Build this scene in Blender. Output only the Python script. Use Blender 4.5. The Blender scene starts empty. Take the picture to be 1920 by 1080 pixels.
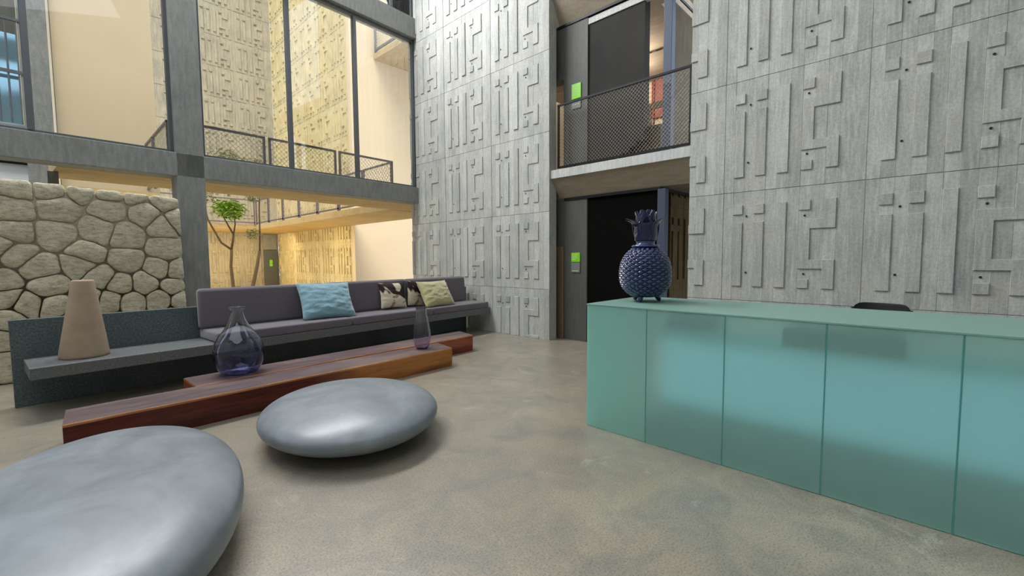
import bpy, bmesh, math, random
from mathutils import Matrix, Vector, noise
PI = math.pi
S = bpy.context.scene
COL = S.collection

# ------------------------------------------------------------------ camera
F_PX = 829.0
YAW, PITCH, ROLL = math.radians(43.442), math.radians(3.797), math.radians(-0.3637)
def cam_axes():
    lv = Matrix(((math.sin(YAW), -math.cos(YAW), 0), (0, 0, -1), (math.cos(YAW), math.sin(YAW), 0)))
    p = Matrix(((1, 0, 0), (0, math.cos(PITCH), -math.sin(PITCH)), (0, math.sin(PITCH), math.cos(PITCH))))
    z = Matrix(((math.cos(ROLL), -math.sin(ROLL), 0), (math.sin(ROLL), math.cos(ROLL), 0), (0, 0, 1)))
    return z @ p @ lv
A = cam_axes()
cd = bpy.data.cameras.new('camera'); cam = bpy.data.objects.new('camera', cd); COL.objects.link(cam)
m = Matrix((A[0], -A[1], -A[2])).transposed().to_4x4(); m.translation = (0, 0, 1.5)
cam.matrix_world = m
cd.sensor_width = 36; cd.lens = F_PX / 1920 * 36; cd.clip_start = 0.05; cd.clip_end = 200
S.camera = cam

# ------------------------------------------------------------------ light and exposure
S.view_settings.view_transform = 'Standard'; S.view_settings.look = 'None'
S.view_settings.gamma = 1.0; S.view_settings.use_curve_mapping = False
S.view_settings.exposure = 0.75
S.cycles.use_denoising = True
S.cycles.max_bounces = 10; S.cycles.diffuse_bounces = 5; S.cycles.sample_clamp_indirect = 6.0
w = bpy.data.worlds.new('sky'); S.world = w; w.use_nodes = True
nt = w.node_tree; nt.nodes.clear()
wo = nt.nodes.new('ShaderNodeOutputWorld'); wb = nt.nodes.new('ShaderNodeBackground')
tc = nt.nodes.new('ShaderNodeTexCoord'); sx = nt.nodes.new('ShaderNodeSeparateXYZ'); rp = nt.nodes.new('ShaderNodeValToRGB')
rp.color_ramp.elements[0].position = 0.0; rp.color_ramp.elements[0].color = (0.86, 0.90, 0.95, 1)
rp.color_ramp.elements[1].position = 0.9; rp.color_ramp.elements[1].color = (0.50, 0.66, 0.95, 1)
nt.links.new(tc.outputs['Generated'], sx.inputs[0]); nt.links.new(sx.outputs['Z'], rp.inputs[0])
nt.links.new(rp.outputs[0], wb.inputs[0]); nt.links.new(wb.outputs[0], wo.inputs[0])
wb.inputs[1].default_value = 1.4
def lamp(name, kind, loc, direction, energy, color, **kw):
    d = bpy.data.lights.new(name, kind); d.energy = energy; d.color = color
    for k, v in kw.items(): setattr(d, k, v)
    o = bpy.data.objects.new(name, d); COL.objects.link(o); o.location = loc
    o.rotation_euler = Vector(direction).to_track_quat('-Z', 'Y').to_euler(); return o
lamp('sun', 'SUN', (0, 0, 20), (0.30, 0.42, -0.85), 2.4, (1.0, 0.90, 0.72), angle=math.radians(35))
lamp('upper_window_fill', 'AREA', (1.6, 8.3, 8.7), (0.12, -1.0, -0.75), 540, (0.97, 0.98, 1.0), shape='RECTANGLE', size=7.0, size_y=1.4)  # added fill out of view, stands in for daylight from the upper windows
lamp('gallery_fill', 'AREA', (4.0, 22.6, 2.80), (0, 0.35, -1), 130, (1.0, 0.84, 0.56), shape='RECTANGLE', size=8.0, size_y=0.6)  # added warm fill to brighten the far wall under the gallery
lamp('gallery_fill', 'AREA', (7.2, 17.6, 2.80), (0.3, 0, -1), 70, (1.0, 0.84, 0.56), shape='RECTANGLE', size=0.6, size_y=6.0)  # added warm fill under the side gallery, no fixture there
lamp('stair_hall_fill', 'POINT', (8.4, 4.6, 5.2), (0,0,-1), 42, (1.0, 0.88, 0.76), shadow_soft_size=0.3)  # added fill to brighten the stair hall gap
lamp('overhead_fill', 'AREA', (0.0, 2.0, 9.4), (0.12, 0.05, -1), 300, (0.90, 0.96, 1.0), shape='RECTANGLE', size=10.0, size_y=10.0)  # added overhead fill for the lobby, not a known fixture

# ------------------------------------------------------------------ mesh helpers
class MB:
    def __init__(s): s.v = []; s.f = []; s.m = []
    def add(s, vs, fs, mi=0):
        n = len(s.v); s.v += [tuple(p) for p in vs]; s.f += [tuple(i + n for i in q) for q in fs]; s.m += [mi] * len(fs)
    def box(s, a, b, mi=0):
        x0, y0, z0 = [min(p, q) for p, q in zip(a, b)]; x1, y1, z1 = [max(p, q) for p, q in zip(a, b)]
        s.add([(x0,y0,z0),(x1,y0,z0),(x1,y1,z0),(x0,y1,z0),(x0,y0,z1),(x1,y0,z1),(x1,y1,z1),(x0,y1,z1)],
              [(0,3,2,1),(4,5,6,7),(0,1,5,4),(1,2,6,5),(2,3,7,6),(3,0,4,7)], mi)
    def bar(s, p, q, r, n=6, mi=0, caps=True):
        s.tube([p, q], [r, r], n, mi, caps)
    def tube(s, pts, rad, n=10, mi=0, caps=True):
        pts = [Vector(p) for p in pts]; rings = []
        for i, p in enumerate(pts):
            d = (pts[min(i+1, len(pts)-1)] - pts[max(i-1, 0)]).normalized()
            a = d.orthogonal().normalized() if i == 0 else (a - d * a.dot(d)).normalized()
            b = d.cross(a)
            rings.append([p + (a * math.cos(2*PI*k/n) + b * math.sin(2*PI*k/n)) * rad[i] for k in range(n)])
        vs = [v for r in rings for v in r]; fs = []
        for i in range(len(pts)-1):
            for k in range(n):
                k2 = (k+1) % n; fs.append((i*n+k, i*n+k2, (i+1)*n+k2, (i+1)*n+k))
        if caps: fs.append(tuple(range(n-1, -1, -1))); fs.append(tuple((len(pts)-1)*n + k for k in range(n)))
        s.add(vs, fs, mi)
    def lathe(s, prof, n=48, mi=0, c=(0,0,0), cap0=True, cap1=True):
        vs = [(c[0]+r*math.cos(2*PI*k/n), c[1]+r*math.sin(2*PI*k/n), c[2]+z) for r, z in prof for k in range(n)]; fs = []
        for i in range(len(prof)-1):
            for k in range(n):
                k2 = (k+1) % n; fs.append((i*n+k, i*n+k2, (i+1)*n+k2, (i+1)*n+k))
        if cap0: fs.append(tuple(range(n-1, -1, -1)))
        if cap1: fs.append(tuple((len(prof)-1)*n + k for k in range(n)))
        s.add(vs, fs, mi)
    def prism(s, poly, lo, hi, axis='y', mi=0):
        # poly in the two other axes (in order); extruded along axis
        def P(a, b, c): return {'x': (c, a, b), 'y': (a, c, b), 'z': (a, b, c)}[axis]
        n = len(poly); vs = [P(a, b, lo) for a, b in poly] + [P(a, b, hi) for a, b in poly]
        fs = [tuple(range(n)), tuple(range(2*n-1, n-1, -1))] + [(i, i+n, (i+1) % n + n, (i+1) % n) for i in range(n)]
        s.add(vs, fs, mi)
    def build(s, name, mats, parent=None, smooth=False, bevel=0, seg=2, fix=True, loc=None, rz=0):
        me = bpy.data.meshes.new(name); me.from_pydata(s.v, [], s.f)
        if not isinstance(mats, (list, tuple)): mats = [mats]
        for mt in mats: me.materials.append(mt)
        me.polygons.foreach_set('material_index', s.m)
        if smooth: me.polygons.foreach_set('use_smooth', [True] * len(s.f))
        me.update()
        if fix:
            b = bmesh.new(); b.from_mesh(me); bmesh.ops.recalc_face_normals(b, faces=b.faces); b.to_mesh(me); b.free()
        o = bpy.data.objects.new(name, me); COL.objects.link(o)
        if parent: o.parent = parent
        if loc: o.location = loc
        o.rotation_euler.z = rz
        if bevel:
            bv = o.modifiers.new('bevel', 'BEVEL'); bv.width = bevel; bv.segments = seg; bv.limit_method = 'ANGLE'; bv.angle_limit = math.radians(40)
        return o
def tag(o, label=None, cat=None, group=None, kind=None):
    if label: o['label'] = label
    if cat: o['category'] = cat
    if group: o['group'] = group
    if kind: o['kind'] = kind
    return o
def empty(name, loc=(0,0,0), rz=0, **k):
    o = bpy.data.objects.new(name, None); COL.objects.link(o); o.location = loc; o.rotation_euler.z = rz
    o.empty_display_size = 0.1
    return tag(o, **k)
def copy_tree(o, parent=None):
    c = o.copy(); COL.objects.link(c); c.parent = parent
    for ch in [x for x in bpy.data.objects if x.parent == o]: copy_tree(ch, c)
    return c

# ------------------------------------------------------------------ materials
def lin(r, g, b):
    f = lambda c: (c/12.92 if c <= 0.04045 else ((c+0.055)/1.055)**2.4)
    return (f(r/255), f(g/255), f(b/255), 1)
class Mat:
    def __init__(s, name, color=(0.5,0.5,0.5,1), rough=0.6, **kw):
        s.m = bpy.data.materials.new(name); s.m.use_nodes = True; s.t = s.m.node_tree
        s.b = s.t.nodes['Principled BSDF']; s.out = s.t.nodes['Material Output']
        s.b.inputs['Base Color'].default_value = color; s.b.inputs['Roughness'].default_value = rough
        for k, v in kw.items(): s.b.inputs[k.replace('_', ' ')].default_value = v
        s.tc = None
    def n(s, typ, **kw):
        x = s.t.nodes.new(typ)
        for k, v in kw.items(): setattr(x, k, v)
        return x
    def l(s, a, b): s.t.links.new(a, b)
    def co(s, scale=(1,1,1), rot=(0,0,0)):
        if not s.tc: s.tc = s.n('ShaderNodeTexCoord')
        mp = s.n('ShaderNodeMapping'); mp.inputs['Scale'].default_value = scale; mp.inputs['Rotation'].default_value = rot
        s.l(s.tc.outputs['Object'], mp.inputs[0]); return mp.outputs[0]
    def noise(s, scale, detail=4, rough=0.55, sc=(1,1,1), rot=(0,0,0), dist=0):
        x = s.n('ShaderNodeTexNoise'); x.inputs['Scale'].default_value = scale; x.inputs['Detail'].default_value = detail
        x.inputs['Roughness'].default_value = rough; x.inputs['Distortion'].default_value = dist; s.l(s.co(sc, rot), x.inputs['Vector']); return x.outputs[0]
    def ramp(s, fac, stops):
        r = s.n('ShaderNodeValToRGB'); e = r.color_ramp.elements
        while len(e) < len(stops): e.new(0.5)
        for q, (p, c) in zip(e, stops): q.position = p; q.color = c if len(c) == 4 else (*c, 1)
        s.l(fac, r.inputs[0]); return r.outputs[0]
    def mix(s, fac, a, b, mode='MIX'):
        x = s.n('ShaderNodeMix', data_type='RGBA', blend_type=mode)
        for sock, val in ((x.inputs[0], fac), (x.inputs[6], a), (x.inputs[7], b)):
            if isinstance(val, (int, float)): sock.default_value = val
            elif isinstance(val, tuple): sock.default_value = val if len(val) == 4 else (*val, 1)
            else: s.l(val, sock)
        return x.outputs[2]
    def color(s, sock): s.l(sock, s.b.inputs['Base Color'])
    def rough(s, fac, lo, hi):
        r = s.n('ShaderNodeMapRange'); r.inputs[3].default_value = lo; r.inputs[4].default_value = hi; s.l(fac, r.inputs[0]); s.l(r.outputs[0], s.b.inputs['Roughness'])
    def bump(s, fac, dist=0.01, strength=0.5):
        x = s.n('ShaderNodeBump'); x.inputs['Distance'].default_value = dist; x.inputs['Strength'].default_value = strength
        s.l(fac, x.inputs['Height'])
        if s.b.inputs['Normal'].links: s.l(s.b.inputs['Normal'].links[0].from_socket, x.inputs['Normal'])
        s.l(x.outputs[0], s.b.inputs['Normal'])
def concrete(name, c1, c2, c3, streak=(6,6,0.6), rough=0.75, bd=0.004, spk=0.25, mott=1.3):
    M = Mat(name, c1, rough)
    big = M.noise(mott, 5, 0.6); st = M.noise(4, 5, 0.65, sc=streak); sp = M.noise(45, 3, 0.7)
    a = M.mix(M.ramp(big, [(0.36, (0,0,0)), (0.64, (1,1,1))]), c1, c2)
    b = M.mix(M.ramp(st, [(0.42, (0,0,0)), (0.72, (1,1,1))]), a, c3)
    d = M.mix(spk, b, M.ramp(sp, [(0.35, (0.35,0.35,0.35)), (0.6, (1,1,1))]), 'MULTIPLY')
    M.color(d); M.bump(sp, bd, 0.35); M.bump(st, bd, 0.5); return M.m
m_relief = concrete('board_marked_concrete', lin(186,185,176), lin(166,169,166), lin(200,202,197), streak=(9,9,0.9), spk=0.3, bd=0.002, mott=2.2)
m_relief_pale = concrete('board_marked_concrete_pale', lin(196,196,190), lin(178,181,178), lin(208,210,206), streak=(9,9,0.9), spk=0.3, bd=0.002, mott=2.2)
m_relief_dull = concrete('board_marked_concrete_dull', lin(178,177,168), lin(158,161,158), lin(190,192,187), streak=(9,9,0.9), spk=0.3, bd=0.002, mott=2.2)
m_beam = concrete('smooth_grey_concrete', lin(138,140,136), lin(124,127,126), lin(154,154,148), streak=(5,5,1), rough=0.7)
m_nosing = concrete('pale_concrete', lin(196,198,194), lin(172,176,176), lin(214,214,208), rough=0.7)
m_court = concrete('warm_bounce_board_marked_concrete', lin(218,202,152), lin(190,174,128), lin(228,214,170), rough=0.85)  # warm bounce light on the outside concrete is put into this colour
m_courtgrey = concrete('greyer_board_marked_concrete', lin(176,167,144), lin(152,146,130), lin(192,184,160), rough=0.85)  # weaker share of the same warm bounce tint in the colour
m_soffit = concrete('timber_marked_soffit', lin(196,168,116), lin(180,150,100), lin(206,182,132), streak=(0.6,6,6), rough=0.8)
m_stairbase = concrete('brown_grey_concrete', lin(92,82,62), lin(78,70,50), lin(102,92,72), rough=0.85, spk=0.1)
m_dusk = concrete('tan_concrete_soffit', lin(158,144,126), lin(144,132,116), lin(168,156,138), streak=(3,0.6,3), rough=0.8)
m_plaster = Mat('beige_plaster', lin(214,190,152), 0.85); x = m_plaster.noise(1.1, 4); m_plaster.color(m_plaster.mix(x, lin(224,204,170), lin(214,194,160))); m_plaster.bump(m_plaster.noise(90, 2), 0.002, 0.3); m_plaster = m_plaster.m
m_white = Mat('white_render', lin(222,226,232), 0.8).m
m_hole = Mat('tie_hole', lin(40,40,38), 0.9).m
# polished floor
M = Mat('polished_concrete_floor', rough=0.35)
big = M.noise(0.55, 6, 0.62, dist=0.6); med = M.noise(2.6, 6, 0.65, dist=0.8); sp = M.noise(85, 3, 0.8); sp2 = M.noise(60, 2, 0.6)
c = M.mix(M.ramp(big, [(0.34, (0,0,0)), (0.66, (1,1,1))]), lin(146,136,119), lin(166,156,137))
c = M.mix(M.ramp(med, [(0.40, (0,0,0)), (0.70, (1,1,1))]), c, lin(131,127,117))
c = M.mix(M.ramp(M.noise(1.7, 7, 0.7, dist=1.2), [(0.60, (0,0,0)), (0.74, (0.75,0.75,0.75))]), c, lin(190,186,172))
c = M.mix(0.75, c, M.ramp(sp, [(0.36, (0.42,0.40,0.38)), (0.48, (0.92,0.92,0.92)), (0.66, (1.2,1.2,1.17))]), 'MULTIPLY')
c = M.mix(M.ramp(sp2, [(0.20, (1,1,1)), (0.26, (0,0,0))]), c, lin(70,66,58))
M.color(c); M.b.inputs['Coat Weight'].default_value = 0.6; M.b.inputs['Coat Roughness'].default_value = 0.28; M.rough(med, 0.30, 0.55); M.bump(sp, 0.0008, 0.3); M.bump(med, 0.004, 0.15); m_floor = M.m
# rubble stone
M = Mat('limestone_rubble', rough=0.9)
g = M.noise(2.2, 6, 0.7); h = M.noise(14, 6, 0.72, sc=(1,1,2.2)); k = M.noise(60, 4, 0.7)
c = M.mix(M.ramp(g, [(0.35, (0,0,0)), (0.65, (1,1,1))]), lin(234,224,196), lin(212,204,180))
c = M.mix(M.ramp(h, [(0.30, (0,0,0)), (0.55, (1,1,1))]), lin(166,156,130), c)
c = M.mix(0.35, c, M.ramp(k, [(0.3, (0.45,0.45,0.45)), (0.6, (1,1,1))]), 'MULTIPLY')
M.color(c); M.bump(h, 0.03, 0.8); M.bump(k, 0.006, 0.6); m_stone = M.m
m_mortar = concrete('dark_mortar', lin(120,112,96), lin(104,97,84), lin(132,124,108), rough=0.95)
# speckled granite-like terrazzo
def granite(name, c1, c2, c3):
    M = Mat(name, rough=0.5)
    k = M.noise(55, 4, 0.85); g = M.noise(2, 4)
    c = M.mix(M.ramp(k, [(0.36, (0,0,0)), (0.62, (1,1,1))]), c1, c2); c = M.mix(M.ramp(g, [(0.4, (0,0,0)), (0.7, (0.6,0.6,0.6))]), c, c3)
    M.color(c); M.rough(k, 0.35, 0.65); M.bump(k, 0.001, 0.3); return M.m
m_granite = granite('dark_speckled_stone', lin(44,54,58), lin(108,120,122), lin(62,80,86))
m_granite2 = granite('grey_speckled_stone', lin(64,68,70), lin(120,122,120), lin(94,98,98))
# fabrics
def fabric(name, c1, c2, sc=260, sheen=0.4, wr=None):
    M = Mat(name, c1, 0.95); M.b.inputs['Sheen Weight'].default_value = sheen; M.b.inputs['Specular IOR Level'].default_value = 0.2
    k = M.noise(sc, 2, 0.8); g = M.noise(3, 3)
    c = M.mix(M.ramp(k, [(0.35, (0,0,0)), (0.65, (1,1,1))]), c1, c2); c = M.mix(0.25, c, M.ramp(g, [(0.3, (0.8,0.8,0.8)), (0.7, (1,1,1))]), 'MULTIPLY')
    M.color(c); M.bump(k, 0.001, 0.4)
    if wr: M.bump(M.noise(wr, 3, 0.6, sc=(1,2.6,1), dist=1.0), 0.012, 0.7)
    return M.m
m_mauve = fabric('mauve_grey_upholstery', lin(98,92,100), lin(116,109,117))
m_blue = fabric('blue_velvet', lin(112,150,166), lin(142,178,188), 120, 0.8, 9)
m_yellow = fabric('pale_green_yellow_velvet', lin(166,160,112), lin(196,190,140), 120, 0.8, 9)
M = Mat('cowhide', rough=0.85)
g = M.noise(2.6, 2, 0.3, dist=0.8); g2 = M.noise(4.0, 2, 0.4, sc=(1.0,1.0,1.4), dist=0.6)
c = M.mix(M.ramp(g, [(0.495, (0,0,0)), (0.515, (1,1,1))]), lin(34,20,16), lin(206,194,170)); c = M.mix(M.ramp(g2, [(0.60, (0,0,0)), (0.62, (1,1,1))]), c, lin(150,120,96))
M.color(c); M.bump(M.noise(220, 2), 0.001, 0.4); m_cow = M.m
# wood
def wood(name, dark, mid, light, lo, hi, rough=(0.28,0.5), sap=None):
    M = Mat(name, rough=0.35)
    g = M.noise(3.0, 6, 0.62, sc=(0.5,5,7), dist=1.6); h = M.noise(9, 5, 0.7, sc=(0.35,8,9)); p = M.noise(1.1, 3, 0.5, sc=(0.6,1.5,2.2), dist=0.8)
    c = M.mix(M.ramp(g, [(0.35, (0,0,0)), (0.62, (1,1,1))]), dark, mid); c = M.mix(M.ramp(p, [(lo, (0,0,0)), (hi, (1,1,1))]), c, light)
    if sap:
        M2 = M.n('ShaderNodeSeparateXYZ'); M.l(M.co(), M2.inputs[0])
        r = M.n('ShaderNodeMapRange'); r.inputs[1].default_value = sap[0]; r.inputs[2].default_value = sap[1]; M.l(M2.outputs[0], r.inputs[0])
        ad = M.n('ShaderNodeMath', operation='MULTIPLY'); M.l(r.outputs[0], ad.inputs[0]); M.l(M.ramp(p, [(0.38, (0.2,0.2,0.2)), (0.55, (1,1,1))]), ad.inputs[1])
        c = M.mix(ad.outputs[0], c, M.mix(g, lin(150,84,34), lin(206,140,70)))
    c = M.mix(0.5, c, M.ramp(h, [(0.35, (0.45,0.4,0.4)), (0.6, (1.1,1.1,1.1))]), 'MULTIPLY')
    M.color(c); M.rough(h, *rough); M.bump(h, 0.002, 0.35); return M.m
m_wood = wood('dark_red_hardwood', lin(62,16,10), lin(104,34,18), lin(176,96,48), 0.62, 0.72, sap=(1.9, 3.0))
m_wood2 = wood('red_hardwood', lin(98,34,18), lin(140,60,32), lin(170,92,50), 0.55, 0.75)
m_woodtop = wood('sheen_grey_planed_hardwood', lin(84,68,68), lin(108,90,90), lin(124,104,100), 0.5, 0.7, rough=(0.35,0.55))  # grey sky sheen of the table tops is painted into the colour
m_sap = wood('orange_sapwood_edge', lin(150,90,48), lin(190,126,74), lin(206,150,96), 0.5, 0.7)
# pouf
M = Mat('troweled_grey_cement', rough=0.38)
g = M.noise(2.4, 6, 0.62, dist=0.7); k = M.noise(16, 5, 0.7)
c = M.mix(M.ramp(g, [(0.35, (0,0,0)), (0.68, (1,1,1))]), lin(118,125,130), lin(144,151,157)); c = M.mix(0.12, c, M.ramp(k, [(0.3, (0.7,0.7,0.7)), (0.6, (1,1,1))]), 'MULTIPLY')
M.color(c); M.rough(k, 0.27, 0.45); M.bump(g, 0.006, 0.25); M.bump(M.noise(40, 3, 0.6), 0.0008, 0.25); m_pouf = M.m
M = Mat('raw_clay', lin(168,146,124), 0.9); k = M.noise(60, 4, 0.7); g = M.noise(4, 4)
M.color(M.mix(M.ramp(g, [(0.3, (0,0,0)), (0.7, (1,1,1))]), lin(160,138,116), lin(178,158,136))); M.bump(k, 0.003, 0.4); m_clay = M.m
# frosted glass
def frosted(name, col, tr=0.8, rough=0.55):
    M = Mat(name, col, rough); M.b.inputs['Transmission Weight'].default_value = tr; M.b.inputs['IOR'].default_value = 1.25
    return M.m
m_frost = frosted('frosted_aqua_glass', lin(198,240,232), 0.76, 0.66)
m_frosttop = frosted('frosted_aqua_glass_top', lin(156,194,182), 0.4, 0.4)
m_edge = Mat('glass_edge', lin(88,168,160), 0.3, Transmission_Weight=0.3).m
m_innerwhite = Mat('pale_blue_laminate', lin(190,216,236), 0.5).m
m_innerdark = Mat('dark_laminate', lin(52,54,58), 0.5).m
def clear(name, tint, refl=1.0):
    m = bpy.data.materials.new(name); m.use_nodes = True; t = m.node_tree; t.nodes.clear()
    o = t.nodes.new('ShaderNodeOutputMaterial'); mx = t.nodes.new('ShaderNodeMixShader'); tr = t.nodes.new('ShaderNodeBsdfTransparent'); gl = t.nodes.new('ShaderNodeBsdfGlossy'); fr = t.nodes.new('ShaderNodeFresnel')
    fr.inputs[0].default_value = 1.45; tr.inputs[0].default_value = tint; gl.inputs['Roughness'].default_value = 0.01; gl.inputs[0].default_value = (refl, refl, refl, 1)
    t.links.new(fr.outputs[0], mx.inputs[0]); t.links.new(tr.outputs[0], mx.inputs[1]); t.links.new(gl.outputs[0], mx.inputs[2]); t.links.new(mx.outputs[0], o.inputs[0]); return m
m_pane = clear('window_glass', (0.94, 0.95, 0.95, 1))
def vase_glass(name, top, bottom, z0, z1):
    M = Mat(name, top, 0.02); M.b.inputs['Transmission Weight'].default_value = 1.0; M.b.inputs['IOR'].default_value = 1.45
    sp = M.n('ShaderNodeSeparateXYZ'); M.l(M.co(), sp.inputs[0]); r = M.n('ShaderNodeMapRange'); r.inputs[1].default_value = z0; r.inputs[2].default_value = z1; M.l(sp.outputs[2], r.inputs[0])
    M.color(M.mix(r.outputs[0], bottom, top)); M.bump(M.noise(7, 3, 0.5, sc=(1,1,0.5)), 0.01, 0.25); return M.m
m_vase = vase_glass('violet_blue_glass', (0.86,0.88,0.88,1), (0.50,0.52,0.82,1), 0.14, 0.50)
m_vase2 = vase_glass('lilac_glass', (0.90,0.90,0.92,1), (0.70,0.62,0.82,1), 0.02, 0.40)
m_steel = Mat('black_steel', lin(26,26,28), 0.45, Metallic=0.6).m
m_frame = Mat('dark_grey_aluminium', lin(100,104,108), 0.4, Metallic=0.5).m
m_rail = Mat('violet_grey_steel', lin(112,104,108), 0.5, Metallic=0.3).m
m_wire = Mat('galvanised_wire', lin(150,145,136), 0.45, Metallic=0.5).m
m_wireout = Mat('pale_wire', lin(176,166,138), 0.5, Metallic=0.2).m
m_bluecol = Mat('blue_grey_painted_steel', lin(58,70,92), 0.5).m
m_darkpanel = concrete('charcoal_panel', lin(84,84,80), lin(78,78,74), lin(92,92,86), rough=0.6, spk=0.1)
m_black = Mat('black_recess_shade', lin(9,8,7), 0.95); m_black.b.inputs['Specular IOR Level'].default_value = 0.1; m_black = m_black.m  # near-black colour painted for the shade of an open void
M = Mat('near_black_concrete', rough=0.8); g = M.noise(0.9, 5); M.color(M.mix(M.ramp(g, [(0.35, (0,0,0)), (0.7, (1,1,1))]), lin(16,14,11), lin(46,41,28))); m_darkconc = M.m  # near-black tone, mottled by noise
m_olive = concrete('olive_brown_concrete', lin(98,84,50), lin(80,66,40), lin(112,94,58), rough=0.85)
m_green = Mat('lime_green_sign', lin(120,196,20), 0.4); m_green.b.inputs['Emission Color'].default_value = lin(120,200,20); m_green.b.inputs['Emission Strength'].default_value = 0.08; m_green = m_green.m
m_signgrey = Mat('grey_sign_plate', lin(120,122,124), 0.4).m
m_signtext = Mat('pale_sign_lettering', lin(200,216,160), 0.6).m
m_brushed = Mat('brushed_steel_door', lin(150,128,108), 0.35, Metallic=0.6).m
m_bark = Mat('bark', lin(120,98,72), 0.9); m_bark.bump(m_bark.noise(30, 4), 0.01, 0.6); m_bark = m_bark.m
m_leaf = Mat('bright_green_leaf', lin(140,178,40), 0.6); m_leaf.color(m_leaf.mix(m_leaf.noise(8), lin(112,160,30), lin(178,204,70))); m_leaf.b.inputs['Subsurface Weight'].default_value = 0.0; m_leaf = m_leaf.m
m_leaf2 = Mat('grey_green_leaf', lin(146,150,96), 0.7).m
m_ceramic = Mat('cobalt_glaze', lin(20,28,70), 0.12, Coat_Weight=0.6).m
m_ceramic2 = Mat('slate_blue_glaze', lin(52,66,112), 0.18, Coat_Weight=0.6).m
m_red = Mat('brick_red_paint', lin(146,78,62), 0.6).m
m_chair = Mat('black_mesh_fabric', lin(24,26,28), 0.7).m
m_skyrefl = Mat('sky_reflection_tint', lin(160,200,225), 0.08, Metallic=0.8).m  # sky reflection put into the base colour
m_navy = Mat('navy_steel', lin(26,34,74), 0.5).m

# ------------------------------------------------------------------ setting: floor, ceiling
b = MB(); b.box((-14, -10, -0.2), (16, 27, 0.0)); tag(b.build('floor', m_floor), kind='structure')
b = MB(); b.box((-7, 9.45, 0.0), (8.4, 24.7, 0.01)); tag(b.build('floor_courtyard', Mat('pale_bounce_ground', lin(232,214,170), 0.9).m), kind='structure')  # unseen ground, made pale to bounce light under the galleries
b = MB(); b.box((-7, -7, 9.6), (6.6, 9.0, 9.9)); tag(b.build('ceiling', m_beam), kind='structure')
b = MB(); b.box((-7.2, -7.2, 0), (-7.0, 9.0, 9.6)); tag(b.build('light_block_west', m_nosing), kind='structure')  # unseen wall added to cut frontal light from behind the camera
b = MB(); b.box((-7, -7.2, 0), (6.6, -7.0, 9.6)); tag(b.build('light_block_south', m_relief), kind='structure')  # unseen wall added to close off light from this side

# relief walls.  Pattern module 12 boards wide, one cast panel high; local a runs along the wall, z up.
BW = 0.124; MODW = 12 * BW; ROWH = 1.414; ROW0 = 0.933 - ROWH
def module_rects():
    B = BW - 0.004
    r = []
    for i, x in enumerate((0.0, 2 * BW)):
        r += [(x, x + B, 0.185, 1.02), (x, x + B, 1.12, 1.245)]
    r.append((4 * BW, 4 * BW + B, 0.185, 1.245))
    x = 6 * BW
    return r, [
        [(x, x + B, 1.125, 1.245), (x, x + B, 0.185, 0.30)],
        # the meander: one polygon
        [(x, 0.42), (x + 2*BW, 0.42), (x + 2*BW, 0.185), (x + 3*BW, 0.185), (x + 3*BW, 0.535), (x + BW, 0.535), (x + BW, 0.90), (x + 3*BW, 0.90),
         (x + 3*BW, 1.245), (x + 2*BW, 1.245), (x + 2*BW, 1.02), (x, 1.02)]]
HOLES = [(1.35 * BW, 1.09), (1.35 * BW, 0.37), (6.5 * BW, 1.07), (6.5 * BW, 0.365)]
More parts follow.
